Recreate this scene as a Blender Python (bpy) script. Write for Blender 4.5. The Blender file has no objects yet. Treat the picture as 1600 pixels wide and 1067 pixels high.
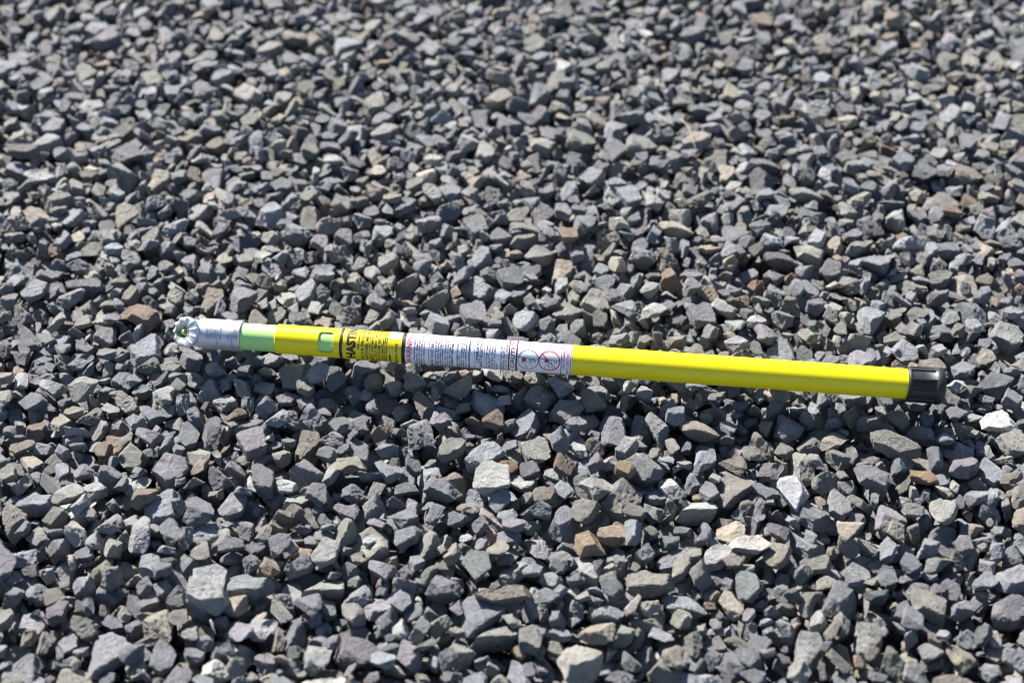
import bpy, bmesh, math, random, time
import numpy as np
from mathutils import Vector, Matrix, Euler, noise

T0 = time.time()
SC = bpy.context.scene
COL = SC.collection
R = math.radians

# ------------------------------------------------------------------ camera
PITCH, DIST, LENS = 43.0, 2.0, 50.0
CAM = Vector((0.0, -DIST * math.cos(R(PITCH)), DIST * math.sin(R(PITCH))))
cd = bpy.data.cameras.new('camera')
cam = bpy.data.objects.new('camera', cd)
COL.objects.link(cam)
cam.location = CAM
cam.rotation_euler = (R(90 - PITCH), 0, 0)
cd.lens, cd.sensor_width, cd.sensor_fit = LENS, 36.0, 'HORIZONTAL'
cd.clip_start, cd.clip_end = 0.05, 200.0
cd.dof.use_dof = True
cd.dof.focus_distance = 1.87
cd.dof.aperture_fstop = 2.5
SC.camera = cam

# ------------------------------------------------------------------ sky and sun
SUN_EL, SUN_AZ = 38.5, -35.0          # azimuth measured from straight ahead (+y), negative = from the left
w = bpy.data.worlds.new('World')
SC.world = w
w.use_nodes = True
nt = w.node_tree
bgn = nt.nodes['Background']
sky = nt.nodes.new('ShaderNodeTexSky')
sky.sky_type = 'NISHITA'
sky.sun_disc = False
sky.ozone_density = 2.4
sky.dust_density = 0.4
sky.sun_elevation = R(SUN_EL)
sky.sun_rotation = R(SUN_AZ)
nt.links.new(sky.outputs[0], bgn.inputs[0])
bgn.inputs[1].default_value = 0.05
sl = bpy.data.lights.new('sun', 'SUN')
sl.energy, sl.angle, sl.color = 5.0, R(0.55), (1.0, 0.945, 0.86)
sun = bpy.data.objects.new('sun', sl)
COL.objects.link(sun)
sun_dir = Vector((math.sin(R(SUN_AZ)) * math.cos(R(SUN_EL)), math.cos(R(SUN_AZ)) * math.cos(R(SUN_EL)), math.sin(R(SUN_EL))))
sun.rotation_euler = sun_dir.to_track_quat('Z', 'Y').to_euler()
SC.view_settings.view_transform = 'Standard'
SC.view_settings.look = 'None'
SC.view_settings.gamma = 1.0
SC.view_settings.use_curve_mapping = False
SC.view_settings.exposure = 1.65
SC.cycles.filter_width = 1.15
SC.cycles.use_denoising = True
SC.cycles.denoising_prefilter = 'ACCURATE'
SC.cycles.sample_clamp_indirect = 3.0

# ------------------------------------------------------------------ pixel helpers (photo pixels, 1600 x 1067)
FPX = LENS / 36.0 * 1600.0
CR = Vector((1, 0, 0))
CF = Vector((0, math.cos(R(PITCH)), -math.sin(R(PITCH))))
CU = CR.cross(CF)


def at(px, py, z=0.0):
    d = CF * FPX + CR * (px - 800.0) - CU * (py - 533.5)
    return CAM + d * ((z - CAM.z) / d.z)


def proj(p):
    v = p - CAM
    dz = v.dot(CF)
    return 800 + FPX * v.dot(CR) / dz, 533.5 - FPX * v.dot(CU) / dz


# ------------------------------------------------------------------ materials
class NT:
    def __init__(self, name):
        self.m = bpy.data.materials.new(name)
        self.m.use_nodes = True
        self.t = self.m.node_tree
        self.b = self.t.nodes['Principled BSDF']

    def n(self, kind, **kw):
        nd = self.t.nodes.new(kind)
        for k, v in kw.items():
            setattr(nd, k, v)
        return nd

    def l(self, a, b):
        self.t.links.new(a, b)

    def math(self, op, a, b=None, clamp=False):
        nd = self.n('ShaderNodeMath', operation=op, use_clamp=clamp)
        for i, v in enumerate((a, b)):
            if v is None:
                continue
            if isinstance(v, (int, float)):
                nd.inputs[i].default_value = v
            else:
                self.l(v, nd.inputs[i])
        return nd.outputs[0]

    def mix(self, fac, a, b, blend='MIX'):
        nd = self.n('ShaderNodeMix', data_type='RGBA', blend_type=blend)
        for i, v in ((0, fac), (6, a), (7, b)):
            if isinstance(v, (int, float)):
                nd.inputs[i].default_value = v
            elif isinstance(v, tuple):
                nd.inputs[i].default_value = v if len(v) == 4 else (*v, 1)
            else:
                self.l(v, nd.inputs[i])
        return nd.outputs[2]

    def noise(self, co, scale, detail=4, rough=0.6):
        nd = self.n('ShaderNodeTexNoise')
        nd.inputs['Scale'].default_value = scale
        nd.inputs['Detail'].default_value = detail
        nd.inputs['Roughness'].default_value = rough
        self.l(co, nd.inputs['Vector'])
        return nd

    def ramp(self, fac, stops):
        nd = self.n('ShaderNodeValToRGB')
        el = nd.color_ramp.elements
        while len(el) < len(stops):
            el.new(0.5)
        for e, (p, c) in zip(el, stops):
            e.position = p
            e.color = (c, c, c, 1) if isinstance(c, (int, float)) else (*c, 1)
        self.l(fac, nd.inputs[0])
        return nd.outputs[0]

    def bump(self, h, strength, dist):
        nd = self.n('ShaderNodeBump')
        nd.inputs['Strength'].default_value = strength
        nd.inputs['Distance'].default_value = dist
        self.l(h, nd.inputs['Height'])
        self.l(nd.outputs[0], self.b.inputs['Normal'])


def simple(name, col, rough=0.5, metal=0.0, spec=0.5, coat=0.0, grime=0.0, bump=0.0, bscale=600.0):
    k = NT(name)
    k.b.inputs['Roughness'].default_value = rough
    k.b.inputs['Metallic'].default_value = metal
    k.b.inputs['Specular IOR Level'].default_value = spec
    k.b.inputs['Coat Weight'].default_value = coat
    co = k.n('ShaderNodeTexCoord').outputs['Object']
    n1 = k.noise(co, 60.0, 6, 0.65)
    f = k.ramp(n1.outputs[0], [(0.35, 0.0), (0.75, 1.0)])
    dark = tuple(c * 0.72 for c in col)
    c = k.mix(k.math('MULTIPLY', f, grime), col, dark)
    if 'fibreglass' in name:                         # drawn fibres, rubbed scuffs and specks of stone dust
        mp = k.n('ShaderNodeMapping')
        mp.inputs['Scale'].default_value = (9.0, 420.0, 420.0)
        k.l(co, mp.inputs['Vector'])
        fb = k.noise(mp.outputs[0], 1.0, 3, 0.6)
        c = k.mix(k.ramp(fb.outputs[0], [(0.45, 0.0), (0.75, 0.16)]), c, dark)
        sp = k.noise(co, 520.0, 2, 0.5)
        pt = k.noise(co, 22.0, 3, 0.6)
        du = k.math('MULTIPLY', k.ramp(sp.outputs[0], [(0.66, 0.0), (0.72, 0.5)]), k.ramp(pt.outputs[0], [(0.48, 0.0), (0.62, 1.0)]))
        c = k.mix(du, c, (0.36, 0.34, 0.30))
    k.l(c, k.b.inputs['Base Color'])
    rr = k.math('ADD', k.math('MULTIPLY', n1.outputs[0], 0.22), rough - 0.11, True)
    k.l(rr, k.b.inputs['Roughness'])
    if bump:
        n2 = k.noise(co, bscale, 3, 0.6)
        k.bump(n2.outputs[0], bump, 0.0006)
    return k.m


def stone_material():
    k = NT('crushed_stone')
    k.b.inputs['Specular IOR Level'].default_value = 0.55
    tc = k.n('ShaderNodeTexCoord').outputs['Object']
    rnd = k.n('ShaderNodeObjectInfo').outputs['Random']
    off = k.n('ShaderNodeCombineXYZ')
    k.l(k.math('MULTIPLY', rnd, 37.0), off.inputs[0])
    k.l(k.math('MULTIPLY', rnd, 91.0), off.inputs[1])
    add = k.n('ShaderNodeVectorMath', operation='ADD')
    k.l(tc, add.inputs[0])
    k.l(off.outputs[0], add.inputs[1])
    co = add.outputs[0]
    tint = k.n('ShaderNodeAttribute', attribute_type='INSTANCER', attribute_name='tint').outputs['Color']
    big = k.noise(co, 2.2, 5, 0.62)
    mid = k.noise(co, 6.0, 6, 0.72)
    fine = k.noise(co, 24.0, 4, 0.75)
    # mottled minerals: darker and lighter patches of the same rock
    v = k.ramp(big.outputs[0], [(0.30, 0.74), (0.52, 1.0), (0.72, 1.22)])
    c = k.mix(1.0, tint, v, 'MULTIPLY')
    v2 = k.ramp(mid.outputs[0], [(0.28, 0.78), (0.5, 1.0), (0.74, 1.2)])
    c = k.mix(1.0, c, v2, 'MULTIPLY')
    v3 = k.ramp(fine.outputs[0], [(0.3, 0.72), (0.5, 1.0), (0.72, 1.3)])
    c = k.mix(1.0, c, v3, 'MULTIPLY')
    # rusty weathering skin on part of the faces of some stones
    rn = k.noise(co, 1.3, 4, 0.7)
    pick = k.ramp(rnd, [(0.62, 0.0), (0.8, 1.0)])
    rust = k.math('MULTIPLY', k.ramp(rn.outputs[0], [(0.54, 0.0), (0.66, 1.0)]), pick)
    c = k.mix(k.math('MULTIPLY', rust, 0.24), c, (0.24, 0.165, 0.10))
    # thin pale veins
    vn = k.n('ShaderNodeTexNoise')
    vn.inputs['Scale'].default_value = 1.7
    vn.inputs['Detail'].default_value = 2.0
    k.l(co, vn.inputs['Vector'])
    line = k.math('ABSOLUTE', k.math('SUBTRACT', vn.outputs[0], 0.5))
    vein = k.ramp(line, [(0.0, 1.0), (0.008, 0.0)])
    vpick = k.ramp(k.math('FRACT', k.math('MULTIPLY', rnd, 7.3)), [(0.8, 0.0), (0.86, 1.0)])
    c = k.mix(k.math('MULTIPLY', k.math('MULTIPLY', vein, vpick), 0.45), c, (0.5, 0.49, 0.47))
    k.l(c, k.b.inputs['Base Color'])
    k.l(k.ramp(mid.outputs[0], [(0.3, 0.40), (0.7, 0.66)]), k.b.inputs['Roughness'])
    h = k.math('ADD', k.math('MULTIPLY', mid.outputs[0], 0.6), k.math('MULTIPLY', fine.outputs[0], 0.35))
    k.bump(h, 0.65, 0.05)
    return k.m


def grit_material():
    k = NT('stone_fines')
    co = k.n('ShaderNodeTexCoord').outputs['Object']
    a = k.noise(co, 45.0, 6, 0.7)
    vo = k.n('ShaderNodeTexVoronoi')
    vo.inputs['Scale'].default_value = 38.0
    k.l(co, vo.inputs['Vector'])
    hue = k.mix(0.35, vo.outputs['Color'], (0.5, 0.5, 0.5))
    g = k.ramp(a.outputs[0], [(0.3, (0.075, 0.075, 0.078)), (0.7, (0.19, 0.185, 0.18))])
    c = k.mix(0.35, g, k.mix(1.0, g, hue, 'MULTIPLY'))
    k.l(c, k.b.inputs['Base Color'])
    k.b.inputs['Roughness'].default_value = 0.95
    k.bump(k.math('ADD', a.outputs[0], vo.outputs['Distance']), 1.0, 0.02)
    return k.m


M_STONE = stone_material()
M_GRIT = grit_material()
M_YELLOW = simple('yellow_fibreglass', (0.86, 0.71, 0.004), 0.36, spec=0.5, grime=0.10, bump=0.06, bscale=900)
M_YLABEL = simple('yellow_vinyl', (0.79, 0.62, 0.012), 0.34, spec=0.5, grime=0.12)
M_GREEN = simple('pale_green_fibreglass', (0.42, 0.74, 0.24), 0.40, spec=0.5, grime=0.08, bump=0.05, bscale=900)
M_WHITE = simple('white_vinyl', (0.83, 0.82, 0.87), 0.36, spec=0.5, grime=0.05)
M_BLACK = simple('black_print', (0.012, 0.012, 0.016), 0.45)
M_NAVY = simple('navy_print', (0.035, 0.04, 0.13), 0.45)
M_RED = simple('red_print', (0.52, 0.02, 0.06), 0.45)
M_DARKRED = simple('dark_red_print', (0.17, 0.008, 0.035), 0.45)
M_PINK = simple('pink_red_print', (0.56, 0.09, 0.20), 0.45)
M_RUBBER = simple('black_rubber', (0.013, 0.014, 0.019), 0.50, spec=0.5, grime=0.3, bump=0.05)
M_ALU = simple('cast_aluminium', (0.60, 0.61, 0.68), 0.46, metal=0.7, spec=0.6, grime=0.12, bump=0.18, bscale=420)
M_STAMP = simple('stamped_hollow', (0.30, 0.31, 0.38), 0.5, metal=0.5)
M_STRAW = simple('dry_straw', (0.42, 0.33, 0.20), 0.8)
M_BRASS = simple('greenish_bolt_metal', (0.52, 0.60, 0.34), 0.33, metal=0.8)


# ------------------------------------------------------------------ object helpers
def link(name, me, parent=None, mat=None, **props):
    o = bpy.data.objects.new(name, me)
    COL.objects.link(o)
    if parent:
        o.parent = parent
    if mat and me is not None and not me.materials:
        me.materials.append(mat)
    for k_, v_ in props.items():
        o[k_] = v_
    return o


def mesh_from(verts, faces, name, smooth=None):
    me = bpy.data.meshes.new(name)
    me.from_pydata([tuple(v) for v in verts], [], faces)
    me.update()
    if smooth is not None:
        for p in me.polygons:
            p.use_smooth = True
        me.set_sharp_from_angle(angle=R(smooth))
    return me


# ------------------------------------------------------------------ stone shapes
bm = bmesh.new()
bmesh.ops.create_icosphere(bm, subdivisions=5, radius=1.0)
bm.verts.ensure_lookup_table()
DIRS = np.array([v.co[:] for v in bm.verts])
FACES = [tuple(v.index for v in f.verts) for f in bm.faces]
bm.free()
bm = bmesh.new()
bmesh.ops.create_icosphere(bm, subdivisions=4, radius=1.0)
bm.verts.ensure_lookup_table()
DIRS4 = np.array([v.co[:] for v in bm.verts])
FACES4 = [tuple(v.index for v in f.verts) for f in bm.faces]
bm.free()


def unit(v):
    return v / np.linalg.norm(v)


def rock(rng, dims=None, n_planes=None, sharp=None, rough=1.0, fine=False, slab=False):
    """a broken stone: smooth minimum of fracture planes, corners knocked off, rough skin; longest side 1"""
    D, F = (DIRS, FACES) if fine else (DIRS4, FACES4)
    n = n_planes or int(rng.integers(6, 8) if slab else rng.integers(4, 8))
    normals = []
    for _ in range(n):
        best, bd = None, 9
        for _ in range(3):
            c = unit(rng.normal(size=3))
            d = max([float(c @ q) for q in normals] or [-1])
            if d < bd:
                best, bd = c, d
        normals.append(best)
    hs = list(rng.uniform(0.42, 1.0, n))
    if slab:                                                 # two flat faces and five or six broken sides
        m_ = n - 2
        normals = [unit(np.array((rng.normal() * 0.06, rng.normal() * 0.06, sg))) for sg in (1.0, -1.0)]
        ph = rng.uniform(0, 6.28)
        for q in range(m_):
            a_ = ph + 6.283 * (q + rng.uniform(-0.22, 0.22)) / m_
            normals.append(unit(np.array((math.cos(a_), math.sin(a_), rng.normal() * 0.22))))
        hs = [0.62, 0.62] + list(rng.uniform(0.78, 1.0, m_))
    p = sharp or float(rng.choice([60, 110, 200]))

    def support(d):
        s = np.zeros(len(d))
        for q, h in zip(normals, hs):
            s += (np.clip(d @ q, 0, None) / h * 0.7) ** p
        return 0.7 / np.maximum(s, 1e-200) ** (1 / p)

    cap = 1.5
    r = np.minimum(support(D), cap)
    for _ in range(int(rng.integers(1, 4))):                 # knock corners off
        w_ = r ** 2 * rng.uniform(0.6, 1.0, len(r))
        c = D[int(np.argmax(w_ * (rng.random(len(r)) > 0.6)))]
        c = unit(c + rng.normal(size=3) * 0.22)
        normals.append(c)
        hs.append(min(cap, float(support(c[None])[0])) * rng.uniform(0.66, 0.92))
        r = np.minimum(support(D), cap)
    P = D * r[:, None]
    if dims is None:
        dims = (1.0, rng.uniform(0.55, 0.98), rng.uniform(0.27, 0.54) if slab else rng.uniform(0.42, 0.80))
    ext = P.max(0) - P.min(0)
    P = (P - (P.max(0) + P.min(0)) / 2) / ext * np.array(dims)
    for _ in range(int(rng.integers(0, 4))):                 # shell-shaped bites where flakes broke away
        k_ = int(rng.integers(len(P)))
        q = P[k_]
        rho = rng.uniform(0.30, 0.75)
        c = q + unit(q + 1e-6) * (rho - rng.uniform(0.03, 0.10))
        v = P - c
        dd = np.linalg.norm(v, axis=1)
        hit = dd < rho
        P[hit] = c + v[hit] / dd[hit][:, None] * rho
    N = P / np.array(dims) ** 2
    N /= np.linalg.norm(N, axis=1)[:, None]
    o = rng.uniform(-50, 50, 3)
    strat = unit(rng.normal(size=3))
    amp_l = rng.uniform(0.0, 0.012)
    disp = np.empty(len(P))
    for i, q in enumerate(P):
        a = Vector((q[0] * 3 + o[0], q[1] * 3 + o[1], q[2] * 3 + o[2]))
        d = noise.noise(a) * 0.022 + noise.noise(a * 3.1) * 0.018 + noise.noise(a * 7.3) * 0.010
        disp[i] = d
    disp += amp_l * np.sign(np.sin((P @ strat) * 38 + disp * 90)) * 0.5
    P = P + N * (disp * rough)[:, None]
    return P, F


def stone_mesh(name, P, F):
    me = bpy.data.meshes.new(name)
    me.vertices.add(len(P))
    me.vertices.foreach_set('co', P.astype(np.float32).ravel())
    fl = np.array(F, dtype=np.int32)
    me.loops.add(fl.size)
    me.loops.foreach_set('vertex_index', fl.ravel())
    me.polygons.add(len(fl))
    me.polygons.foreach_set('loop_start', np.arange(0, fl.size, 3, dtype=np.int32))
    me.polygons.foreach_set('use_smooth', np.zeros(len(fl), dtype=bool))
    me.update(calc_edges=True)
    me.materials.append(M_STONE)
    return me


N_SHAPES = 72
rng = np.random.default_rng(11)
SHAPES, LIB = [], bpy.data.collections.new('stone_shapes')
LIBMESH = []
for i in range(N_SHAPES):
    shard = i % 5 == 4
    P, F = rock(rng, (1.0, rng.uniform(0.42, 0.72), rng.uniform(0.26, 0.46)) if shard else None, int(rng.integers(4, 6)) if shard else None, slab=i % 5 < 2)
    SHAPES.append(P)
    me = stone_mesh('stone_shape', P, F)
    LIBMESH.append(me)
    lo = bpy.data.objects.new('stone_shape_%03d' % i, me)
    LIB.objects.link(lo)
print('shapes', round(time.time() - T0, 1))


# ------------------------------------------------------------------ stone colours (real albedo)
def pick_tint(g):
    u = g.random()
    if u < 0.47:      # bluish grey
        c = np.array((0.258, 0.272, 0.300))
    elif u < 0.67:    # olive grey
        c = np.array((0.300, 0.296, 0.272))
    elif u < 0.79:    # lilac grey
        c = np.array((0.255, 0.246, 0.275))
    elif u < 0.88:    # pale grey
        c = np.array((0.385, 0.39, 0.392))
    elif u < 0.972:   # beige to tan
        c = np.array((0.335, 0.302, 0.257))
    elif u < 0.991:   # rusty brown
        c = np.array((0.29, 0.222, 0.170))
    else:             # whitish
        c = np.array((0.50, 0.50, 0.49))
    c = c * 0.76 * np.exp(g.normal() * 0.22) * (1 + g.normal(size=3) * 0.015)
    return tuple(float(x) for x in np.clip(c, 0.05, 0.7))


# ------------------------------------------------------------------ pole axis (needed before the stones settle round it)
RAD = 0.020
Z_AXIS = 0.0495                       # height of the pole axis above the mean stone surface (z = 0)
pA, pB = at(430, 529.0, Z_AXIS), at(1400, 598.6, Z_AXIS)
AX = (pB - pA).normalized()
LAT = Vector((0, 0, 1)).cross(AX)     # points away from the camera

# ------------------------------------------------------------------ settling the stones: drop one by one on a height map
CELL = 0.0022
X0, Y0, WX, WY = -1.25, -0.88, 2.50, 2.40
NX, NY = int(round(WX / CELL)), int(round(WY / CELL))
WX, WY = NX * CELL, NY * CELL
H = np.zeros((NX, NY), dtype=np.float32)
OWN = np.full((NX, NY), -1, dtype=np.int32)

TEMPL = []
for i in range(640):
    k = i % N_SHAPES
    size = float(np.clip(0.0288 * np.exp(rng.normal() * 0.34), 0.010, 0.056))
    if rng.random() < 0.15:                          # chips
        size = float(rng.uniform(0.008, 0.015))
    if rng.random() < 0.62:
        e = Euler((rng.normal() * 0.30, rng.normal() * 0.30, rng.uniform(0, 6.283)))
        if rng.random() < 0.5:
            e.x += math.pi
        m = (Matrix.Rotation(e.z, 3, 'Z') @ Euler((e.x, e.y, 0)).to_matrix())
    else:
        q = unit(rng.normal(size=4))
        from mathutils import Quaternion
        m = Quaternion(q).to_matrix()
    Q = (SHAPES[k] @ np.array(m).T) * size
    lo, hi = Q.min(0), Q.max(0)
    nx, ny = int(math.ceil((hi[0] - lo[0]) / CELL)) + 1, int(math.ceil((hi[1] - lo[1]) / CELL)) + 1
    ix = ((Q[:, 0] - lo[0]) / CELL).astype(int)
    iy = ((Q[:, 1] - lo[1]) / CELL).astype(int)
    bot = np.full((nx, ny), np.inf, dtype=np.float32)
    top = np.full((nx, ny), -np.inf, dtype=np.float32)
    np.minimum.at(bot, (ix, iy), Q[:, 2])
    np.maximum.at(top, (ix, iy), Q[:, 2])
    TEMPL.append((k, m.to_euler(), size, bot, top, lo))

STONES = []                            # (shape, euler, size, x, y, z)
XI = np.arange(NX)


def rest(t, i, j):
    bot = TEMPL[t][3]
    nx, ny = bot.shape
    ii = np.arange(i, i + nx) % NX
    jj = np.arange(j, j + ny) % NY
    return float((H[np.ix_(ii, jj)] - bot).max()), ii, jj


def settle(t, i, j, z, ii, jj, rec):
    k, e, size, bot, top, lo = TEMPL[t]
    sub = H[np.ix_(ii, jj)]
    tp = top + z
    mk = tp > sub
    H[np.ix_(ii, jj)] = np.where(mk, tp, sub)
    ow = OWN[np.ix_(ii, jj)]
    OWN[np.ix_(ii, jj)] = np.where(mk, rec, ow)


KEEP_OUT = None


SEEK = 20


def drop(n, under=None, sink=0.25):
    tries = 0
    while n > 0:
        t = int(rng.integers(len(TEMPL)))
        bot, top = TEMPL[t][3], TEMPL[t][4]
        nx, ny = bot.shape
        best = None
        ri, rj = rng.integers(NX, size=SEEK), rng.integers(NY, size=SEEK)
        hc = H[(ri + nx // 2) % NX, (rj + ny // 2) % NY]
        for q_ in np.argsort(hc)[:3]:                 # stones come to rest in the low places
            i, j = int(ri[q_]), int(rj[q_])
            z, ii, jj = rest(t, i, j)
            if best is None or z < best[0]:
                best = (z, i, j, ii, jj)
        for step in (6, 5, 4, 3, 2):           # roll into the nearest hollow
            a = rng.uniform(0, 6.283)
            i, j = best[1] + int(round(step * math.cos(a))), best[2] + int(round(step * math.sin(a)))
            z, ii, jj = rest(t, i, j)
            if z < best[0]:
                best = (z, i, j, ii, jj)
        z, i, j, ii, jj = best
        tries += 1
        if under is not None:
            if (top + z > under[np.ix_(ii, jj)]).any():
                if tries % 4:
                    continue
                n -= 1
                continue
            if KEEP_OUT is not None and KEEP_OUT[ii[nx // 2], jj[ny // 2]]:
                n -= 1
                continue
        z -= 0.0012 * sink * 4                        # contact points bed in by about a millimetre
        rec = len(STONES)
        k, e, size, _, _, lo = TEMPL[t]
        x = X0 + ((i % NX) + 0.5) * CELL - lo[0]
        y = Y0 + ((j % NY) + 0.5) * CELL - lo[1]
        STONES.append((k, e, size, x, y, z))
        settle(t, i, j, z, ii, jj, rec)
        n -= 1


LAYER = int(WX * WY * 2400)
drop(int(LAYER * 1.25))
base = float(np.mean(H))
print('base layer', len(STONES), base, float(H.std()), round(time.time() - T0, 1))

# featured stones: photo pixel, size (mm), tilt, colour, label
FEATURED = [
    (1562, 656, (54, 34, 20), (8, 6, -12), (0.66, 0.66, 0.66), 'bright white flat stone right of the black end cap', 6),
    (768, 752, (62, 56, 24), (7, -3, 20), (0.44, 0.44, 0.41), 'pale grey flat-topped slab with straight edges below the white label', 5),
    (931, 762, (56, 40, 26), (6, 10, 5), (0.34, 0.34, 0.33), 'wide pale grey stone to the right of the flat-topped slab', 8),
    (793, 717, (38, 26, 22), (4, 8, 12), (0.27, 0.165, 0.10), 'orange-brown stone just above the pale flat-topped slab', 7),
    (882, 723, (33, 36, 28), (10, 4, 0), (0.22, 0.145, 0.10), 'rounded dark brown stone above the wide pale grey stone', 9),
    (706, 737, (42, 48, 28), (12, -14, 70), (0.27, 0.215, 0.165), 'tan blocky stone left of the pale flat-topped slab', 7),
    (978, 735, (34, 36, 27), (-8, 12, 30), (0.27, 0.195, 0.10), 'yellowish brown stone right above the wide pale grey stone', 8),
    (922, 840, (46, 50, 36), (14, -8, 60), (0.37, 0.265, 0.165), 'big light orange-tan stone below the wide pale grey stone', 7),
    (1242, 768, (44, 62, 30), (6, 6, 10), (0.52, 0.53, 0.56), 'lumpy white upright stone below the plain yellow tube', 9),
    (1493, 604, (30, 24, 26), (6, 10, 0), (0.46, 0.46, 0.45), 'small pale stone touching the end of the black cap', 7),
    (1146, 822, (50, 36, 24), (12, 6, 25), (0.50, 0.42, 0.32), 'cream stone with an orange cast, left below the lumpy white stone', 7),
    (1172, 851, (60, 28, 18), (5, -8, -8), (0.52, 0.49, 0.44), 'flat whitish stone lying in front of the cream stone', 6),
    (1326, 832, (40, 38, 30), (10, 10, 15), (0.42, 0.355, 0.28), 'beige squarish stone in front of the lumpy white stone, to its right', 7),
    (1050, 753, (48, 36, 24), (8, -6, -10), (0.46, 0.46, 0.45), 'whitish grey stone between the yellowish brown and the lumpy white stone', 7),
    (1440, 746, (44, 22, 16), (4, 6, -12), (0.34, 0.22, 0.125), 'small flat orange stone below the black end cap', 6),
    (1397, 701, (78, 36, 26), (14, 4, -24), (0.215, 0.21, 0.195), 'long grey slab sloping below the right end of the yellow tube', 6),
    (326, 898, (50, 42, 22), (12, 8, -15), (0.42, 0.43, 0.46), 'pale bluish white slab, upper of two pale slabs at lower left', 6),
    (326, 938, (64, 38, 22), (8, 6, -20), (0.38, 0.38, 0.37), 'broad pale slab, lower of two pale slabs at lower left', 6),
    (786, 930, (80, 26, 22), (4, 4, 10), (0.25, 0.21, 0.17), 'long thin brownish slab in front of the middle', 6),
    (908, 1030, (60, 56, 46), (8, 8, 15), (0.44, 0.42, 0.37), 'largest cream block at the bottom edge', 8),
    (966, 352, (34, 32, 26), (8, -6, 10), (0.46, 0.44, 0.40), 'cream-white block behind the white label, beside a pinkish brown one', 7),
    (886, 376, (34, 42, 28), (10, -8, 70), (0.30, 0.205, 0.15), 'pinkish brown stone behind the white label', 7),
    (965, 414, (32, 32, 26), (10, 0, 0), (0.52, 0.49, 0.40), 'small cream stone below the cream-white block', 7),
    (1182, 440, (28, 30, 24), (6, 8, 0), (0.30, 0.175, 0.10), 'small rusty stone behind the middle of the yellow tube', 8),
    (62, 272, (66, 34, 22), (14, 4, -8), (0.42, 0.42, 0.43), 'wide pale slab near the left edge, far from the pole', 6),
    (38, 242, (62, 28, 24), (4, 6, 6), (0.155, 0.155, 0.15), 'dark flat slab behind the wide pale slab at the left edge', 6),
    (130, 605, (46, 50, 30), (26, 10, -20), (0.30, 0.305, 0.28), 'greenish pale triangular stone left of and below the metal head', 5),
    (33, 592, (26, 30, 20), (10, -18, 0), (0.50, 0.51, 0.54), 'small white wedge near the left edge level with the head', 6),
    (770, 656, (36, 30, 24), (6, 8, 10), (0.22, 0.145, 0.105), 'reddish brown stone in the shade line below the white label', 8),
    (496, 596, (46, 30, 16), (18, -12, 35), (0.36, 0.38, 0.43), 'bluish pale slab in the shade under the yellow label', 6),
    (1396, 38, (46, 40, 30), (10, 8, 0), (0.34, 0.28, 0.23), 'blurred tan stone by the top edge at far right', 8),
    (1272, 184, (60, 44, 30), (16, 0, 0), (0.40, 0.40, 0.39), 'blurred big pale stone far behind the right half of the tube', 7),
    (780, 120, (54, 46, 38), (10, 6, 20), (0.36, 0.31, 0.28), 'blurred pinkish big stone far behind the white label', 8),
    (882, 105, (34, 36, 30), (10, 6, 0), (0.55, 0.55, 0.55), 'blurred white stone right of the pinkish big stone', 7),
    (222, 776, (42, 30, 26), (10, 12, 50), (0.26, 0.215, 0.165), 'elongated brownish stone leaning in the lower left', 7),
    (548, 728, (46, 24, 22), (6, 10, 10), (0.33, 0.30, 0.235), 'buff stone in front of the yellow label', 7),
    (745, 882, (42, 44, 26), (22, 6, 0), (0.20, 0.225, 0.215), 'greenish grey square-cut stone beside the long brownish slab', 6),
    (366, 938, (36, 30, 24), (6, 4, 0), (0.44, 0.38, 0.30), 'cream and rust stone right of the broad pale slab', 7),
    (1486, 330, (44, 24, 18), (4, 8, -6), (0.30, 0.215, 0.13), 'thin rusty slab far behind the black end cap', 6),
]
DEPTH_MEAN = 0.0262                     # how much the last layers add to the mean height
LEVEL = base + DEPTH_MEAN
gx = X0 + (np.arange(NX) + 0.5) * CELL
gy = Y0 + (np.arange(NY) + 0.5) * CELL
GX, GY = np.meshgrid(gx, gy, indexing='ij')
dl = (GX - pA.x) * LAT.x + (GY - pA.y) * LAT.y
da = (GX - pA.x) * AX.x + (GY - pA.y) * AX.y
rr = RAD + 0.002
inside = (np.abs(dl) < rr * 0.97) & (da > -0.16) & (da < 0.97)
UNDER = np.full((NX, NY), LEVEL + 0.0235, dtype=np.float32)    # the bed was raked level
al = (da > -0.16) & (da < 0.97)
fr = al & (dl <= -0.0123) & (dl > -0.075)         # nothing heaped up against the pole's near side
UNDER[fr] = LEVEL + Z_AXIS - 0.0145 + 0.70 * (-dl[fr] - 0.0123)
bk = al & (dl >= 0.018) & (dl < 0.06)             # nor against its far side
UNDER[bk] = LEVEL + Z_AXIS + 0.002 + 0.6 * (dl[bk] - 0.018)
POLE_UNDER = np.full((NX, NY), LEVEL + 0.034, dtype=np.float32)
POLE_UNDER[fr] = UNDER[fr] + 0.004
POLE_UNDER[bk] = UNDER[bk]
POLE_UNDER[inside] = np.minimum(POLE_UNDER[inside], LEVEL + Z_AXIS - np.sqrt(RAD ** 2 - dl[inside] ** 2))
UNDER[inside] = np.minimum(UNDER[inside], LEVEL + Z_AXIS - np.sqrt(rr ** 2 - dl[inside] ** 2))
KEEP_OUT = np.zeros((NX, NY), dtype=bool)
for (px, py, dm, *_r) in FEATURED:
    p = at(px, py, 0.0)
    KEEP_OUT |= (GX - p.x) ** 2 + (GY - p.y) ** 2 < (0.62e-3 * 0.5 * (dm[0] + dm[1])) ** 2
drop(int(LAYER * 1.1), UNDER)
print('surface', len(STONES), float(H.mean()) - base, float(H.std()), round(time.time() - T0, 1))

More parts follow.
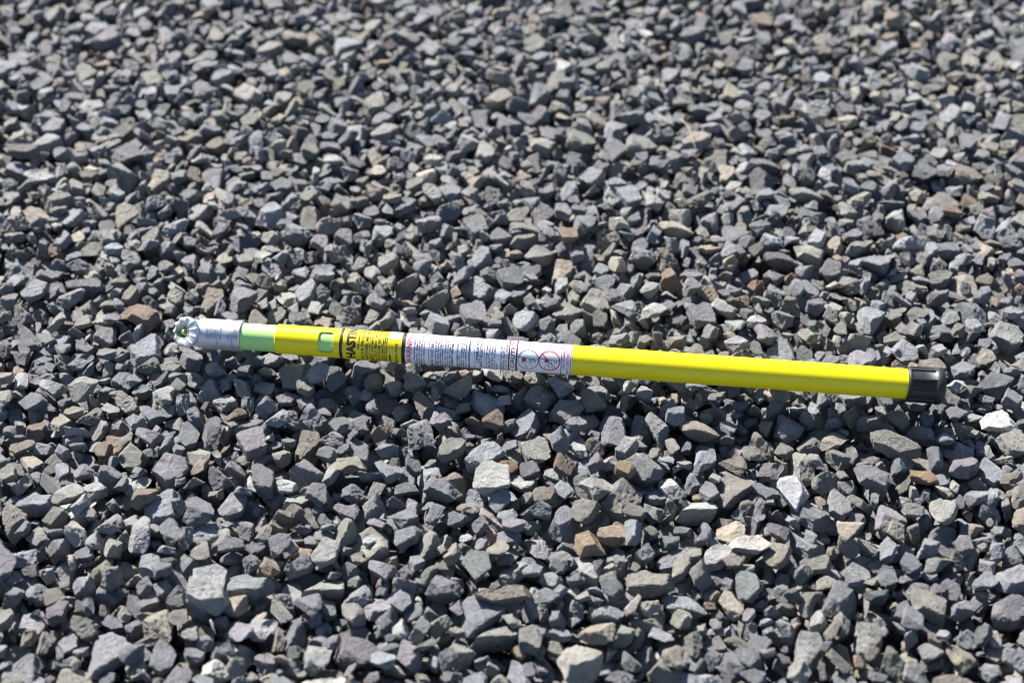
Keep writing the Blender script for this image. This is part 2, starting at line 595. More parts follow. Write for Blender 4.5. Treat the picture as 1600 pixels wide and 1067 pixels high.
# a few higher stones carry the pole
for d_ in (-0.095, -0.04, 0.06, 0.15, 0.27, 0.36, 0.47, 0.62, 0.70, 0.82):
    best = None
    for q_ in range(700):
        t = int(rng.integers(len(TEMPL)))
        bot, top = TEMPL[t][3], TEMPL[t][4]
        c = pA + AX * (d_ + rng.uniform(-0.02, 0.02)) + LAT * rng.uniform(-0.004, 0.012)
        i = int((c.x - X0) / CELL) - bot.shape[0] // 2
        j = int((c.y - Y0) / CELL) - bot.shape[1] // 2
        z, ii, jj = rest(t, i, j)
        g_ = float((POLE_UNDER[np.ix_(ii, jj)] + 0.0004 - (top + z)).min())
        if g_ >= 0 and (best is None or g_ < best[0]):
            best = (g_, t, i, j, z, ii, jj)
    if best:
        g_, t, i, j, z, ii, jj = best
        k, e, size, _, _, lo = TEMPL[t]
        STONES.append((k, e, size, X0 + ((i % NX) + 0.5) * CELL - lo[0], Y0 + ((j % NY) + 0.5) * CELL - lo[1], z))
        settle(t, i, j, z, ii, jj, len(STONES) - 1)
gap = (LEVEL + Z_AXIS - np.sqrt(np.maximum(0, RAD ** 2 - dl ** 2)) - H)[(np.abs(dl) < RAD * 0.95) & (da > -0.1) & (da < 0.9)]
print('gap surface', np.sort(gap)[:12].round(4))
# ------------------------------------------------------------------ ground sheet
me = bpy.data.meshes.new('ground')
bm = bmesh.new()
bmesh.ops.create_grid(bm, x_segments=60, y_segments=60, size=15.0)
for v in bm.verts:
    v.co.z = noise.noise(v.co * 0.4) * 0.03 if v.co.length > 3.6 else 0.0
bm.to_mesh(me)
bm.free()
ZG = -LEVEL
ground = link('ground', me, None, M_GRIT, kind='structure')
ground.location.z = 0.0
for v in me.vertices:
    v.co.z += ZG + (max(0.0, min(1.0, (v.co.length - 3.3) / 0.6))) * (LEVEL - 0.012)

# ------------------------------------------------------------------ which stones show largest in the photograph
vis = np.zeros(len(STONES))
dz = (GY - CAM.y) * math.cos(R(PITCH)) + CAM.z * math.sin(R(PITCH))
ux = 800 + FPX * GX / dz
uy = 533.5 - FPX * ((GY - CAM.y) * math.sin(R(PITCH)) - CAM.z * math.cos(R(PITCH))) / dz
inview = (ux > 5) & (ux < 1595) & (uy > 5) & (uy < 1062) & ~((np.abs(dl + 0.004) < RAD) & (da > -0.15) & (da < 0.95))
ok = inview & (OWN >= 0)
np.add.at(vis, OWN[ok], (CELL * FPX / dz[ok]) ** 2)
owned = np.bincount(OWN[OWN >= 0], minlength=len(STONES))
top300 = set(int(i) for i in np.argsort(-vis)[:300])

crng = np.random.default_rng(5)
TINTS = [pick_tint(crng) for _ in STONES]
first = True
for i in sorted(top300):
    k, e, size, x, y, z = STONES[i]
    o = link('stone', LIBMESH[k], ground)
    o.location = (x, y, z - LEVEL)
    o.rotation_euler = e
    o.scale = (size,) * 3
    o['tint'] = TINTS[i]

# ------------------------------------------------------------------ featured stones: things of their own
frng = np.random.default_rng(23)
for (px, py, dm, tilt, tint, label, npl) in FEATURED:
    L = dm[0] / 1000.0 * 0.88
    P, F = rock(frng, (1.0, dm[1] / dm[0], dm[2] / dm[0]), npl + 1, sharp=80, rough=0.8, fine=True, slab='slab' in label.split(' stone')[0] or 'flat' in label.split()[:3])
    e = Euler((R(tilt[0]), R(tilt[1]), 0))
    m = Matrix.Rotation(R(tilt[2]), 3, 'Z') @ e.to_matrix()
    Q = (P @ np.array(m).T) * L
    c = at(px, py, dm[2] / 2000.0)
    ii = ((Q[:, 0] + c.x - X0) / CELL).astype(int) % NX
    jj = ((Q[:, 1] + c.y - Y0) / CELL).astype(int) % NY
    z = float(np.percentile((H[ii, jj] - LEVEL) - Q[:, 2], 97.5))
    o = link('stone', stone_mesh('stone', P, F))
    o.location = (c.x, c.y, z)
    o.rotation_euler = m.to_euler()
    o.scale = (L,) * 3
    o['tint'] = tuple(min(0.7, (1.0 if tint[1] > 0.6 else 0.9) * c_ * 0.92 * 0.85 + 0.15 * 0.92 * tint[1]) for c_ in tint)
    o['label'], o['category'], o['group'] = label, 'stone', 'distinctive stones in the gravel'

# ------------------------------------------------------------------ all the other stones: one mass of gravel
px_, rot_, scl_, idx_, tin_ = [], [], [], [], []
for tx in (-1, 0, 1):
    for ty in (-1, 0, 1):
        centre = tx == 0 and ty == 0
        for i, (k, e, size, x, y, z) in enumerate(STONES):
            if centre and i in top300:
                continue
            if owned[i] < (1 if centre else 5):
                continue
            if not centre and (abs(x + tx * WX) > 2.3 or not -1.5 < y + ty * WY < 2.7):
                continue
            px_.append((x + tx * WX, y + ty * WY, z - LEVEL))
            rot_.append((e.x, e.y, e.z))
            scl_.append(size)
            idx_.append(k)
            tin_.append((*TINTS[i], 1.0))
me = bpy.data.meshes.new('gravel')
me.vertices.add(len(px_))
me.vertices.foreach_set('co', np.array(px_, dtype=np.float32).ravel())
for nm, ty, dat, fld in (('rot', 'FLOAT_VECTOR', rot_, 'vector'), ('scl', 'FLOAT', scl_, 'value'), ('idx', 'INT', idx_, 'value'), ('tint', 'FLOAT_COLOR', tin_, 'color')):
    a = me.attributes.new(nm, ty, 'POINT')
    a.data.foreach_set(fld, np.array(dat, dtype=np.int32 if ty == 'INT' else np.float32).ravel())
me.update()
gravel = link('gravel', me, ground, M_STONE, kind='stuff')
ng = bpy.data.node_groups.new('scatter_stones', 'GeometryNodeTree')
ng.interface.new_socket('Geometry', in_out='INPUT', socket_type='NodeSocketGeometry')
ng.interface.new_socket('Geometry', in_out='OUTPUT', socket_type='NodeSocketGeometry')
gi, go = ng.nodes.new('NodeGroupInput'), ng.nodes.new('NodeGroupOutput')
ci = ng.nodes.new('GeometryNodeCollectionInfo')
ci.inputs['Collection'].default_value = LIB
ci.inputs['Separate Children'].default_value = True
ci.inputs['Reset Children'].default_value = True
ip = ng.nodes.new('GeometryNodeInstanceOnPoints')
ip.inputs['Pick Instance'].default_value = True


def named(nm, ty):
    a = ng.nodes.new('GeometryNodeInputNamedAttribute')
    a.data_type = ty
    a.inputs['Name'].default_value = nm
    return a.outputs[0]


e2r = ng.nodes.new('FunctionNodeEulerToRotation')
ng.links.new(named('rot', 'FLOAT_VECTOR'), e2r.inputs[0])
ng.links.new(gi.outputs[0], ip.inputs['Points'])
ng.links.new(ci.outputs[0], ip.inputs['Instance'])
ng.links.new(named('idx', 'INT'), ip.inputs['Instance Index'])
ng.links.new(e2r.outputs[0], ip.inputs['Rotation'])
ng.links.new(named('scl', 'FLOAT'), ip.inputs['Scale'])
ng.links.new(ip.outputs[0], go.inputs[0])
gm = gravel.modifiers.new('scatter', 'NODES')
gm.node_group = ng
print('gravel', len(px_), round(time.time() - T0, 1))

# ------------------------------------------------------------------ dry stems
for (pts, lab) in ((((1262, 152), (1300, 143), (1338, 147)), 'thin dry straw lying far behind the right half of the tube'),
                   (((1062, 190), (1078, 208), (1086, 232)), 'short bent dry stem on the gravel behind the middle of the tube'),
                   (((1150, 92), (1124, 88), (1096, 84)), 'dry stalk by the top edge, farthest of the three stems')):
    ctl = [at(px, py, 0.016) for px, py in pts]
    vs, fs = [], []
    for q in range(13):
        t = q / 12
        c = ctl[0] * (1 - t) ** 2 + ctl[1] * (2 * t * (1 - t)) + ctl[2] * t * t
        i, j = int((c.x - X0) / CELL) % NX, int((c.y - Y0) / CELL) % NY
        c.z = 0.021 + 0.005 * math.sin(q * 0.33)
        tn = (ctl[2] - ctl[0]).normalized()
        sd = tn.cross(Vector((0, 0, 1)))
        rad = 0.0009 * (1 - 0.5 * t)
        for e_ in range(6):
            a = e_ * math.pi / 3
            vs.append((c + sd * math.cos(a) * rad + Vector((0, 0, 1)) * math.sin(a) * rad)[:])
    for q in range(12):
        for e_ in range(6):
            fs.append((q * 6 + e_, q * 6 + (e_ + 1) % 6, (q + 1) * 6 + (e_ + 1) % 6, (q + 1) * 6 + e_))
    fs += [tuple(range(6)), tuple(range(72, 78))]
    link('dry_stem', mesh_from(vs, fs, 'dry_stem', 60), None, M_STRAW, label=lab, category='straw', group='dry stems on the gravel')

# ================================================================== the telescoping pole
mid = (pA + pB) / 2
pole = link('telescoping_pole', None)
PM = Matrix((AX, LAT, Vector((0, 0, 1)))).transposed().to_4x4()
PM.translation = Vector((mid.x, mid.y, Z_AXIS))
base_drop = Matrix.Translation((0, 0, -RAD))
pole.matrix_world = PM @ base_drop
pole['label'] = 'yellow telescoping pole with metal head, printed labels and black cap lying on gravel'
pole['category'] = 'pole'
# parts are modelled round the x axis with the axis at z = RAD above the empty
VIEW = math.atan2(CAM.z - Z_AXIS, -(CAM - Vector((mid.x, mid.y, 0))).dot(LAT))  # angle of the view in the pole's cross-section
VD = math.degrees(VIEW)


def S(px):
    """length along the axis (m, 0 at the middle) whose facing surface shows at photo column px"""
    lo, hi = -0.8, 0.8
    for _ in range(40):
        s = (lo + hi) / 2
        p = PM @ Vector((s, -RAD * math.cos(VIEW), RAD * math.sin(VIEW)))
        if proj(p)[0] < px:
            lo = s
        else:
            hi = s
    return (lo + hi) / 2


def lathe(profile, seg=96, closed=False):
    verts, faces = [], []
    n = len(profile)
    for i in range(seg):
        a = 2 * math.pi * i / seg
        for (s, r) in profile:
            verts.append((s, -r * math.cos(a), RAD + r * math.sin(a)))
    for i in range(seg):
        j = (i + 1) % seg
        for q in range(n if closed else n - 1):
            q2 = (q + 1) % n
            faces.append((i * n + q, i * n + q2, j * n + q2, j * n + q))
    return verts, faces


def part(name, vf, mat, parent=pole, smooth=35, **props):
    me_ = mesh_from(vf[0], vf[1], name, smooth)
    b_ = bmesh.new()
    b_.from_mesh(me_)
    bmesh.ops.recalc_face_normals(b_, faces=b_.faces)
    b_.to_mesh(me_)
    b_.free()
    return link(name, me_, parent, mat, **props)


s_head, s_f0, s_f1 = S(295.5), S(308), S(373.5)
s_sleeve, s_cap0, s_cap1 = S(428.5), S(1420), S(1479.5)
R_IN, R_GREEN, R_FER = 0.0186, 0.0181, 0.0208

# outer tube with thickness, then the button window is cut through it
prof = [(s_sleeve, R_IN), (s_sleeve, RAD - 0.0006), (s_sleeve + 0.0006, RAD), (s_cap0 + 0.02, RAD), (s_cap0 + 0.02, R_IN)]
outer = part('outer_tube', lathe(prof, 128, True), M_YELLOW)
# cutter: a rounded-rectangle prism pointing at the viewer's side
s0, s1 = S(496.5), S(520.5)
cw, ch, cr = (s1 - s0) / 2, 0.0136, 0.0045
ring = []
for (sx, sy, a0) in ((1, 1, 0), (-1, 1, 90), (-1, -1, 180), (1, -1, 270)):
    for q in range(7):
        a = R(a0 + q * 15)
        ring.append(((s0 + s1) / 2 + sx * (cw - cr) + cr * math.cos(a), sy * (ch - cr) + cr * math.sin(a)))
cv, cf = [], []
vdir = Vector((0, -math.cos(VIEW), math.sin(VIEW)))
vup = Vector((0, math.sin(VIEW), math.cos(VIEW)))
for (s, t) in ring:
    for d in (0.004, 0.03):
        q = vdir * d + vup * t
        cv.append((s, q.y, RAD + q.z))
nR = len(ring)
for i in range(nR):
    j = (i + 1) % nR
    cf.append((2 * i, 2 * j, 2 * j + 1, 2 * i + 1))
cf.append(tuple(2 * i for i in range(nR))[::-1])
cf.append(tuple(2 * i + 1 for i in range(nR)))
cut = part('cutter', (cv, cf), M_YELLOW)
bo = outer.modifiers.new('window', 'BOOLEAN')
bo.operation, bo.solver, bo.object = 'DIFFERENCE', 'EXACT', cut
bpy.context.view_layer.update()
dg = bpy.context.evaluated_depsgraph_get()
nm_ = bpy.data.meshes.new_from_object(outer.evaluated_get(dg))
outer.modifiers.clear()
outer.data = nm_
nm_.name = 'outer_tube'
for p_ in nm_.polygons:
    p_.use_smooth = True
nm_.set_sharp_from_angle(angle=R(35))
bpy.data.objects.remove(cut)

inner = part('inner_tube', lathe([(s_f1 - 0.02, 0.0), (s_f1 - 0.02, R_GREEN), (S(640), R_GREEN), (S(640), 0.0)], 96), M_GREEN)

# rubber end cap with grip ribs and a rounded end
L = s_cap1 - s_cap0
RC = 0.0238
NSEG = 216
NRIB = 9
verts, faces = [], []
st = [(0.0, 0.0203, 0), (0.0, RC - 0.0016, 0), (0.0008, RC - 0.0006, 0), (0.0022, RC - 0.0002, 0), (0.004, RC, 0.1), (0.0055, RC, 1), (0.02, RC + 0.0001, 1), (0.036, RC + 0.0001, 1), (0.0375, RC, 0.1),
      (0.0395, RC + 0.0004, 0), (0.0415, RC + 0.0009, 0), (0.0445, RC + 0.0007, 0), (0.0472, RC - 0.0002, 0), (0.0492, RC - 0.0016, 0), (0.0504, RC - 0.0040, 0), (0.0508, RC - 0.0075, 0), (0.0508, 0.0, 0)]
kx = L / 0.0508
for i in range(NSEG):
    a = 2 * math.pi * i / NSEG
    ph = ((math.degrees(a) - VD - 19) / (360 / NRIB)) % 1.0
    d_ = min(ph, 1 - ph) * 360 / NRIB
    rib = max(0.0, min(1.0, (4.6 - d_) / 2.0))
    rib = rib * rib * (3 - 2 * rib)
    for (s, r, g) in st:
        r2 = r - (0.0019 * (1 - rib)) * g if g else r
        verts.append((s_cap0 + s * kx, -r2 * math.cos(a), RAD + r2 * math.sin(a)))
n = len(st)
for i in range(NSEG):
    j = (i + 1) % NSEG
    for q in range(n - 1):
        faces.append((i * n + q, i * n + q + 1, j * n + q + 1, j * n + q))
part('end_cap', (verts, faces), M_RUBBER, smooth=50)

# cast ferrule
fer = part('ferrule', lathe([(s_f0 - 0.006, 0.0), (s_f0 - 0.006, R_FER - 0.0052), (s_f0 - 0.002, R_FER - 0.0014), (s_f0 + 0.001, R_FER - 0.0003), (s_f0 + 0.004, R_FER),
                             (s_f1 - 0.001, R_FER), (s_f1, R_FER - 0.0008), (s_f1, R_GREEN + 0.0002)], 96), M_ALU)

# serrated head: a drum across the pole whose round face carries radial teeth
NT_ = 11
NS2 = 192
FT = Vector((-0.36, -math.cos(VIEW) * 0.94, math.sin(VIEW) * 0.94)).normalized()    # out of the toothed face
U1 = Vector((1, 0, 0))
U1 = (U1 - FT * U1.dot(FT)).normalized()
U2 = FT.cross(U1)
HC = Vector((s_head, 0, RAD))
TH = 0.0190


def tooth(a):
    ph = (a / (2 * math.pi) * NT_) % 1.0
    d = abs(ph - 0.5) * 2                     # 0 on the crest
    wide = 0.42 if abs(math.cos(a / 2)) > 0.7 else 0.62
    return max(0.0, min(1.0, 1.25 * (1 - d / wide)))


rows = [(0.0085, -0.010, 0), (0.0085, -0.0025, 0), (0.0098, -0.0012, 0.0), (0.0112, 0.0002, 0.45), (0.0145, 0.0012, 0.8), (0.0178, 0.0018, 1), (0.0200, 0.0014, 1), (0.0212, -0.0006, 0.8), (0.0214, -0.003, 0.5), (0.0206, -0.007, 0.0),
        (0.0185, -0.012, 0), (0.0170, -TH, 0), (0.0165, -TH - 0.010, 0), (0.0190, -TH - 0.014, 0), (0.0190, -TH - 0.018, 0), (0.0, -TH - 0.018, 0)]
verts, faces = [], []
for i in range(NS2):
    a = 2 * math.pi * i / NS2
    t_ = tooth(a)
    for q, (r, h, g) in enumerate(rows):
        hh = h - 0.0010 * g * (1 - t_)
        r2 = r - ((0.0006 if math.cos(a) > 0.2 else 0.0018) * g * (1 - t_) if q >= 5 else 0)
        p = HC + U1 * (-0.0045 * max(0.0, min(1.0, (0.0200 - r) / 0.0115))) + FT * (TH + hh - (0.006 * max(0.0, -math.cos(a) - 0.2) * r / 0.02 if q < 10 else 0)) + (U1 * math.cos(a) * (1.16 if math.cos(a) < 0 else 1.0) + U2 * math.sin(a)) * r2
        verts.append(p[:])
n = len(rows)
for i in range(NS2):
    j = (i + 1) % NS2
    for q in range(n - 1):
        faces.append((i * n + q, i * n + q + 1, j * n + q + 1, j * n + q))
head = part('serrated_head', (verts, faces), M_ALU, smooth=40)
# bolt sitting in the bore: round shank with a hexagonal head and a washer
bv, bf = [], []


def add_prism(n_, r, h0, h1, rot=0.0, cham=0.0):
    b0 = len(bv)
    levels = [(h0, r), (h1 - cham, r), (h1, r - cham)]
    for (h, rr_) in levels:
        for i in range(n_):
            a = rot + 2 * math.pi * i / n_
            bv.append((HC - U1 * 0.0045 + FT * (TH + h) + (U1 * math.cos(a) + U2 * math.sin(a)) * rr_)[:])
    for lv in range(2):
        for i in range(n_):
            j = (i + 1) % n_
            bf.append((b0 + lv * n_ + i, b0 + lv * n_ + j, b0 + (lv + 1) * n_ + j, b0 + (lv + 1) * n_ + i))
    bf.append(tuple(b0 + 2 * n_ + i for i in range(n_)))


add_prism(32, 0.0082, -0.014, -0.0100, 0, 0.0006)
add_prism(6, 0.0060, -0.0100, -0.0060, 0.3, 0.0012)
add_prism(24, 0.0032, -0.0060, -0.0010, 0, 0.0008)
part('bolt', (bv, bf), M_BRASS, parent=head, smooth=30)
# threaded bushing lining the bore
tv, tf = [], []
trow = []
for q in range(7):
    h_ = -0.010 + q * 0.0014
    trow += [(0.0088 + 0.0011 * q / 6, h_), (0.0076 + 0.0011 * q / 6, h_ + 0.0007)]
trow += [(0.0104, -0.0002), (0.0108, -0.0016)]
for i in range(64):
    a = 2 * math.pi * i / 64
    for (r, h) in trow:
        tv.append((HC - U1 * 0.0045 + FT * (TH + h) + (U1 * math.cos(a) * (1.16 if math.cos(a) < 0 else 1.0) + U2 * math.sin(a)) * r)[:])
n = len(trow)
for i in range(64):
    j = (i + 1) % 64
    for q in range(n - 1):
        tf.append((i * n + q, i * n + q + 1, j * n + q + 1, j * n + q))
part('threaded_bushing', (tv, tf), M_BRASS, parent=head, smooth=30)

# ------------------------------------------------------------------ labels and print
LIFT = 0.00012


def wrap(s, phi, r):
    return (s, -r * math.cos(phi), RAD + r * math.sin(phi))


def band(s0, s1, r, a0=0.0, a1=360.0, seg=128):
    verts, faces = [], []
    full = abs(a1 - a0 - 360) < 1e-6
    n_ = max(4, int(seg * (a1 - a0) / 360))
    cols = n_ if full else n_ + 1
    for i in range(cols):
        a = R(a0 + (a1 - a0) * i / n_)
        verts += [wrap(s0, a, r), wrap(s1, a, r)]
    for i in range(n_):
        j = (i + 1) % cols
        faces.append((2 * i, 2 * j, 2 * j + 1, 2 * i + 1))
    return verts, faces


def collar(s0, s1, r0, r1, seg=128):
    return lathe([(s0, r0), (s0, r1), (s1, r1), (s1, r0)], seg)


class Print:
    """flat print wrapped on the tube: u runs up round the tube (m of arc), v runs along the axis"""
    def __init__(self, r):
        self.v, self.f, self.r = [], [], r

    def poly(self, pts):          # pts: (s, phi_degrees_relative_to_view)
        b = len(self.v)
        for s, d in pts:
            self.v.append(wrap(s, R(d + VD), self.r))
        self.f.append(tuple(range(b, b + len(pts))))

    def strip(self, s0, s1, d0, d1):
        n_ = max(1, int(abs(d1 - d0) / 5))
        for i in range(n_):
            a, b = d0 + (d1 - d0) * i / n_, d0 + (d1 - d0) * (i + 1) / n_
            self.poly([(s0, a), (s1, a), (s1, b), (s0, b)])

    def stroke(self, p, q, wd):   # a straight pen stroke between two (s, deg) points
        k_ = R(1) * self.r
        a, b = Vector((p[0], p[1] * k_)), Vector((q[0], q[1] * k_))
        t = (b - a)
        nn = max(1, int(t.length / 0.0015))
        o_ = Vector((-t.y, t.x)).normalized() * wd / 2
        for i in range(nn):
            c0, c1 = a + t * (i / nn), a + t * ((i + 1) / nn)
            self.poly([((c + s_).x, (c + s_).y / k_) for c, s_ in ((c0, o_), (c1, o_), (c1, -o_), (c0, -o_))])

    def curve(self, pts, wd):
        for a, b in zip(pts, pts[1:]):
            self.stroke(a, b, wd)

    def ring(self, s, d, rad, wd, n_=48):
        k_ = R(1) * self.r
        for i in range(n_):
            a, b = 2 * math.pi * i / n_, 2 * math.pi * (i + 1) / n_
            self.poly([(s + (rad + q) * math.cos(t), d + (rad + q) * math.sin(t) / k_) for t, q in ((a, -wd / 2), (b, -wd / 2), (b, wd / 2), (a, wd / 2))])

    def text(self, body, sa, sb, d0, d1, bold=0.0, serif=False):
        """body set to run from angle d0 up to d1, letter tops at sa and feet at sb (axis positions)"""
        cu = bpy.data.curves.new('txt', 'FONT')
        cu.body = body
        cu.size = 1.0
        cu.offset = bold
        cu.resolution_u = 3
        ob = bpy.data.objects.new('txt', cu)
        COL.objects.link(ob)
        bpy.context.view_layer.update()
        g = bpy.context.evaluated_depsgraph_get()
        m_ = bpy.data.meshes.new_from_object(ob.evaluated_get(g))
        xs = [v.co.x for v in m_.vertices]
        cuts = int(abs(d1 - d0) / 3.0)
        tb = bmesh.new()
        tb.from_mesh(m_)
        for q in range(1, cuts):
            bmesh.ops.bisect_plane(tb, geom=tb.verts[:] + tb.edges[:] + tb.faces[:], plane_co=(min(xs) + (max(xs) - min(xs)) * q / cuts, 0, 0), plane_no=(1, 0, 0))
        bmesh.ops.triangulate(tb, faces=tb.faces[:])
        tb.to_mesh(m_)
        tb.free()
        P_ = [v.co.copy() for v in m_.vertices]
        x0, x1 = min(p.x for p in P_), max(p.x for p in P_)
        y0, y1 = min(p.y for p in P_), max(p.y for p in P_)
        y0 = max(y0, -0.02)
        b_ = len(self.v)
        for p in P_:
            d = d0 + (d1 - d0) * (p.x - x0) / (x1 - x0)
            s = sb + (sa - sb) * (p.y - y0) / (y1 - y0)
            self.v.append(wrap(s, R(d + VD), self.r))
        for pl in m_.polygons:
            self.f.append(tuple(b_ + v for v in pl.vertices))
        bpy.data.objects.remove(ob)
        bpy.data.curves.remove(cu)
        bpy.data.meshes.remove(m_)

    def smalltext(self, g, sa, sb, d0, d1, wd=0.0004, wordgap=0.18):
        """a line of print too small to read: letter-like strokes in words"""
        d = d0
        step = 3.1 * (abs(sb - sa) / 0.002)
        step = max(2.2, min(step, 6.0))
        while d < d1:
            if g.random() < wordgap:
                d += step * 0.8
                continue
            e_ = d + step * 0.72
            kind = int(g.integers(5))
            if kind in (0, 1, 3):
                self.stroke((sa, d), (sb, d), wd)
            if kind in (1, 2):
                self.stroke((sa, e_), (sb, e_), wd)
            if kind in (0, 2, 3):
                self.stroke((sb, d), (sb, e_), wd)
            if kind in (2, 3, 4):
                self.stroke((sa, d), (sa, e_), wd)
            if kind in (1, 4):
                self.stroke(((sa + sb) / 2, d), ((sa + sb) / 2, e_), wd)
            d += step

    def done(self, name, mat, parent):
        me_ = mesh_from(self.v, self.f, name)
        return link(name, me_, parent, mat)


tg = np.random.default_rng(3)
RL = RAD + 0.00018                     # label film surface
RP = RL + LIFT                         # print surface

# black bands (tape) either side of the yellow label
for a_, b_ in ((530.0, 534.3), (627.3, 632.6)):
    part('black_band', collar(S(a_), S(b_), RAD - 0.0004, RAD + 0.00055), M_BLACK)

yl = part('yellow_label', collar(S(534.8), S(627.0), RAD - 0.0002, RL), M_YLABEL)
pr = Print(RP)
pr.text('HASTINGS', S(541.0), S(555.0), -63, 132, bold=0.045)
pr.text('Hot Line Tools', S(558.3), S(561.3), -18, 75, bold=0.02)
pr.text('BOX 218, 770 COOK RD.', S(564.2), S(568.4), -75, 100, bold=0.028)
pr.text('HASTINGS, MICHIGAN', S(570.8), S(575.2), -72, 98, bold=0.028)
pr.strip(S(577.2), S(577.9), -95, 130)
pr.text('MEETS ASTM F711 AND', S(579.6), S(583.6), -80, 105, bold=0.022)
pr.text('IEC, ISO 9001, IEC SPEC', S(585.0), S(588.8), -80, 105, bold=0.022)
pr.text('CIRCULAR 85, AS APPL.', S(590.2), S(594.2), -80, 105, bold=0.022)
pr.strip(S(595.6), S(596.2), -95, 130)
for a_ in (597.6, 600.4, 603.2):
    pr.smalltext(tg, S(a_), S(a_ + 1.7), -80, 34 if a_ > 603 else 95)
pr.strip(S(608.2), S(610.6), -78, -32)
pr.text('TESTING DATE', S(617.4), S(621.2), -82, 14, bold=0.022)
pr.curve([(S(606.4), 110), (S(606.4), 32), (S(626.2), 32), (S(626.2), 110)], 0.0005)
pr.done('black_lettering', M_BLACK, yl)
pr = Print(RP - 0.00004)
pr.strip(S(606.6), S(626.0), 32.5, 110)
pr.done('blank_date_panel', M_WHITE, yl)

wl = part('white_label', collar(S(633.2), S(893.6), RAD - 0.0002, RL), M_WHITE)
red, navy, blk, drd, pnk, prh, yes, ysr, no_, cau, cab, ytx = (Print(RP) for _ in range(12))
red.text('WARNING', S(634.9), S(643.4), -72, 72, bold=0.02)
for i, a_ in enumerate((646.6, 650.6, 654.2, 657.8, 661.6)):
    (navy if i in (0, 3) else drd).smalltext(tg, S(a_), S(a_ + 1.9), -78, 66, wd=0.00046)
navy.strip(S(669.6), S(670.3), -95, 120)
navy.text('IMPORTANT NOTICE', S(673.0), S(677.6), -86, 66, bold=0.022)
for a_, e_ in ((680.0, 62), (683.8, 60), (687.4, 62), (690.8, 20), (695.0, 66), (698.6, 60), (702.2, 44), (713.8, 60), (716.8, -14), (720.4, 56), (723.8, 58), (727.4, 52)):
    navy.smalltext(tg, S(a_), S(a_ + 1.9), -80, e_, wd=0.00046)
for a_, e_ in ((705.8, 40), (732.2, 62)):
    navy.smalltext(tg, S(a_), S(a_ + 2.1), -80, e_, wd=0.00075, wordgap=0.1)
navy.strip(S(741.0), S(741.7), -95, 120)
navy.text('OPERATING', S(743.6), S(748.2), -42, 76, bold=0.028)
navy.text('INSTRUCTIONS', S(749.6), S(754.2), -60, 82, bold=0.028)
navy.strip(S(756.4), S(757.0), -95, 120)
navy.text('1. TO EXTEND AND LOCK', S(759.2), S(762.0), -80, 84, bold=0.022)
navy.text('PUSH BUTTON IN AND', S(763.4), S(766.2), -80, 84, bold=0.022)
navy.text('EXTEND AND PULL', S(767.4), S(770.4), -80, 80, bold=0.022)
navy.text('2. LOCK WHEN HOLE', S(771.6), S(774.4), -80, 80, bold=0.022)
navy.smalltext(tg, S(775.6), S(777.6), -80, -38)
navy.text('BEFORE LOCK BUTTON', S(781.8), S(784.6), -80, 84, bold=0.022)
navy.text('DEPRESS BUTTON TO', S(786.0), S(788.8), -80, 84, bold=0.022)
navy.smalltext(tg, S(790.2), S(792.6), -80, 80)
for a_, b_ in ((794.2, 796.4), (805.8, 808.4)):
    cab.strip(S(a_), S(b_), -95, 120)
cau.text('CAUTION', S(797.8), S(804.2), -50, 70, bold=0.022)


def mm(ds, dd, c):                      # (s, deg) from pixel offsets round a pictogram centre
    return (S(c[0] + ds), c[1] + dd)


c1, c2 = (825.6, -12.5), (858.6, -12.0)
k_ = 0.0136
yes.ring(S(c1[0]), c1[1], k_, 0.0009)
prh.ring(S(c2[0]), c2[1], k_ + 0.0002, 0.0016)
for c, b_ in ((c1, yes), (c2, no_)):
    b_.stroke(mm(-15.2, 9, c), mm(15.2, 4, c), 0.0007)
ysr.strip(S(c1[0] - 10), S(c1[0] - 3), -20, -6)
prh.strip(S(c2[0] - 7.5), S(c2[0] - 1), -18, -5)
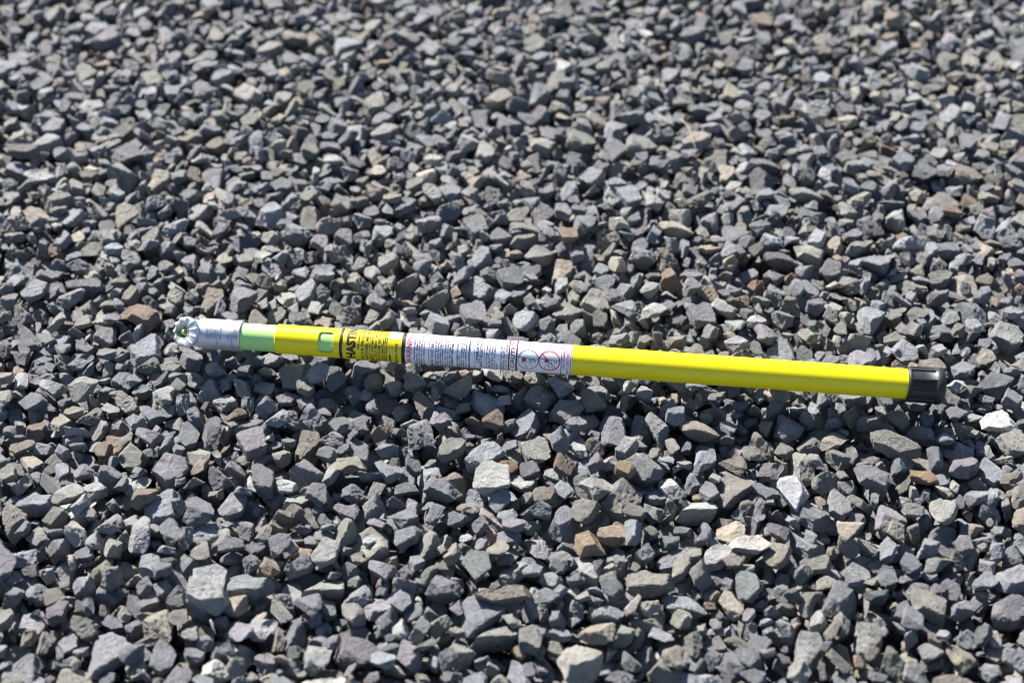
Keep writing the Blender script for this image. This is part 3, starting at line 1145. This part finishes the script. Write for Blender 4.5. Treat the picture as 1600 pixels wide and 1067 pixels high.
# hands: thumb, palm edge, curled fingers
yes.curve([mm(-11, -9, c1), mm(-7, -11, c1), mm(-4, -18, c1), mm(-2, -27, c1), mm(-1, -40, c1)], 0.0007)
yes.curve([mm(-3, -6, c1), mm(1, -11, c1), mm(4, -14, c1), mm(7, -25, c1)], 0.0007)
yes.curve([mm(1, 6, c1), mm(2, -4, c1), mm(5, -8, c1), mm(10, -8, c1), mm(13, -3, c1)], 0.0007)
for q in (1.5, 5.5, 9.5):
    yes.curve([mm(q, 6, c1), mm(q + 0.3, -2, c1), mm(q + 2.4, -2.5, c1), mm(q + 2.6, 5, c1)], 0.0007)
no_.curve([mm(-8, -32, c2), mm(-6, -20, c2), mm(-2, -12, c2), mm(2, -10, c2)], 0.0007)
no_.curve([mm(-1, -12, c2), mm(-1.5, -22, c2), mm(2, -32, c2)], 0.0007)
no_.curve([mm(1, -18, c2), mm(5, -24, c2), mm(6, -38, c2)], 0.0007)
for q in (4.0, 8.0, 11.5):
    no_.curve([mm(q, 4, c2), mm(q + 0.3, -9, c2)], 0.0007)
prh.stroke(mm(-11.5, 26, c2), mm(11.5, -29, c2), 0.0013)
ytx.text('YES', S(823.2), S(828.2), 37, 74, bold=0.02)
blk.text('NO', S(856.4), S(861.4), 42, 72, bold=0.02)
navy.strip(S(876.6), S(877.8), -95, 120)
navy.strip(S(891.2), S(892.2), -95, 120)
pnk.smalltext(tg, S(879.6), S(882.6), -40, 62, wd=0.0007, wordgap=0.08)
pnk.smalltext(tg, S(885.4), S(888.8), -80, 56, wd=0.0007, wordgap=0.08)
red.done('warning_lettering', M_RED, wl)
prh.done('prohibition_sign', M_RED, wl)
yes.done('hand_pictogram', M_BLACK, wl)
ysr.done('red_button_print', M_RED, wl)
no_.done('hand_pictogram', M_BLACK, wl)
cau.done('caution_lettering', M_BLACK, wl)
cab.done('caution_bars', M_DARKRED, wl)
navy.done('navy_lettering', M_NAVY, wl)
blk.done('no_lettering', M_BLACK, wl)
ytx.done('yes_lettering', M_BLACK, wl)
drd.done('small_red_lettering', M_DARKRED, wl)
pnk.done('pink_lettering', M_PINK, wl)

# stamped marks on the ferrule: two blocks of raised characters too worn to read
st_ = Print(R_FER + 0.00015)
for a_, d0, d1 in ((322, -20, 20), (326, -18, 20), (330, -16, 20), (334.5, -16, 20), (338, -40, 18), (343, -22, 30)):
    st_.smalltext(tg, S(a_), S(a_ + 2.4), d0, d1, wd=0.0006, wordgap=0.08)
for a_, d0, d1 in ((356, -24, 4), (361, -46, 10), (364.5, -12, 34), (368, -18, 20)):
    st_.smalltext(tg, S(a_), S(a_ + 2.2), d0, d1, wd=0.0006, wordgap=0.08)
st_.done('stamped_marks', M_STAMP, fer)
print('done', round(time.time() - T0, 1))
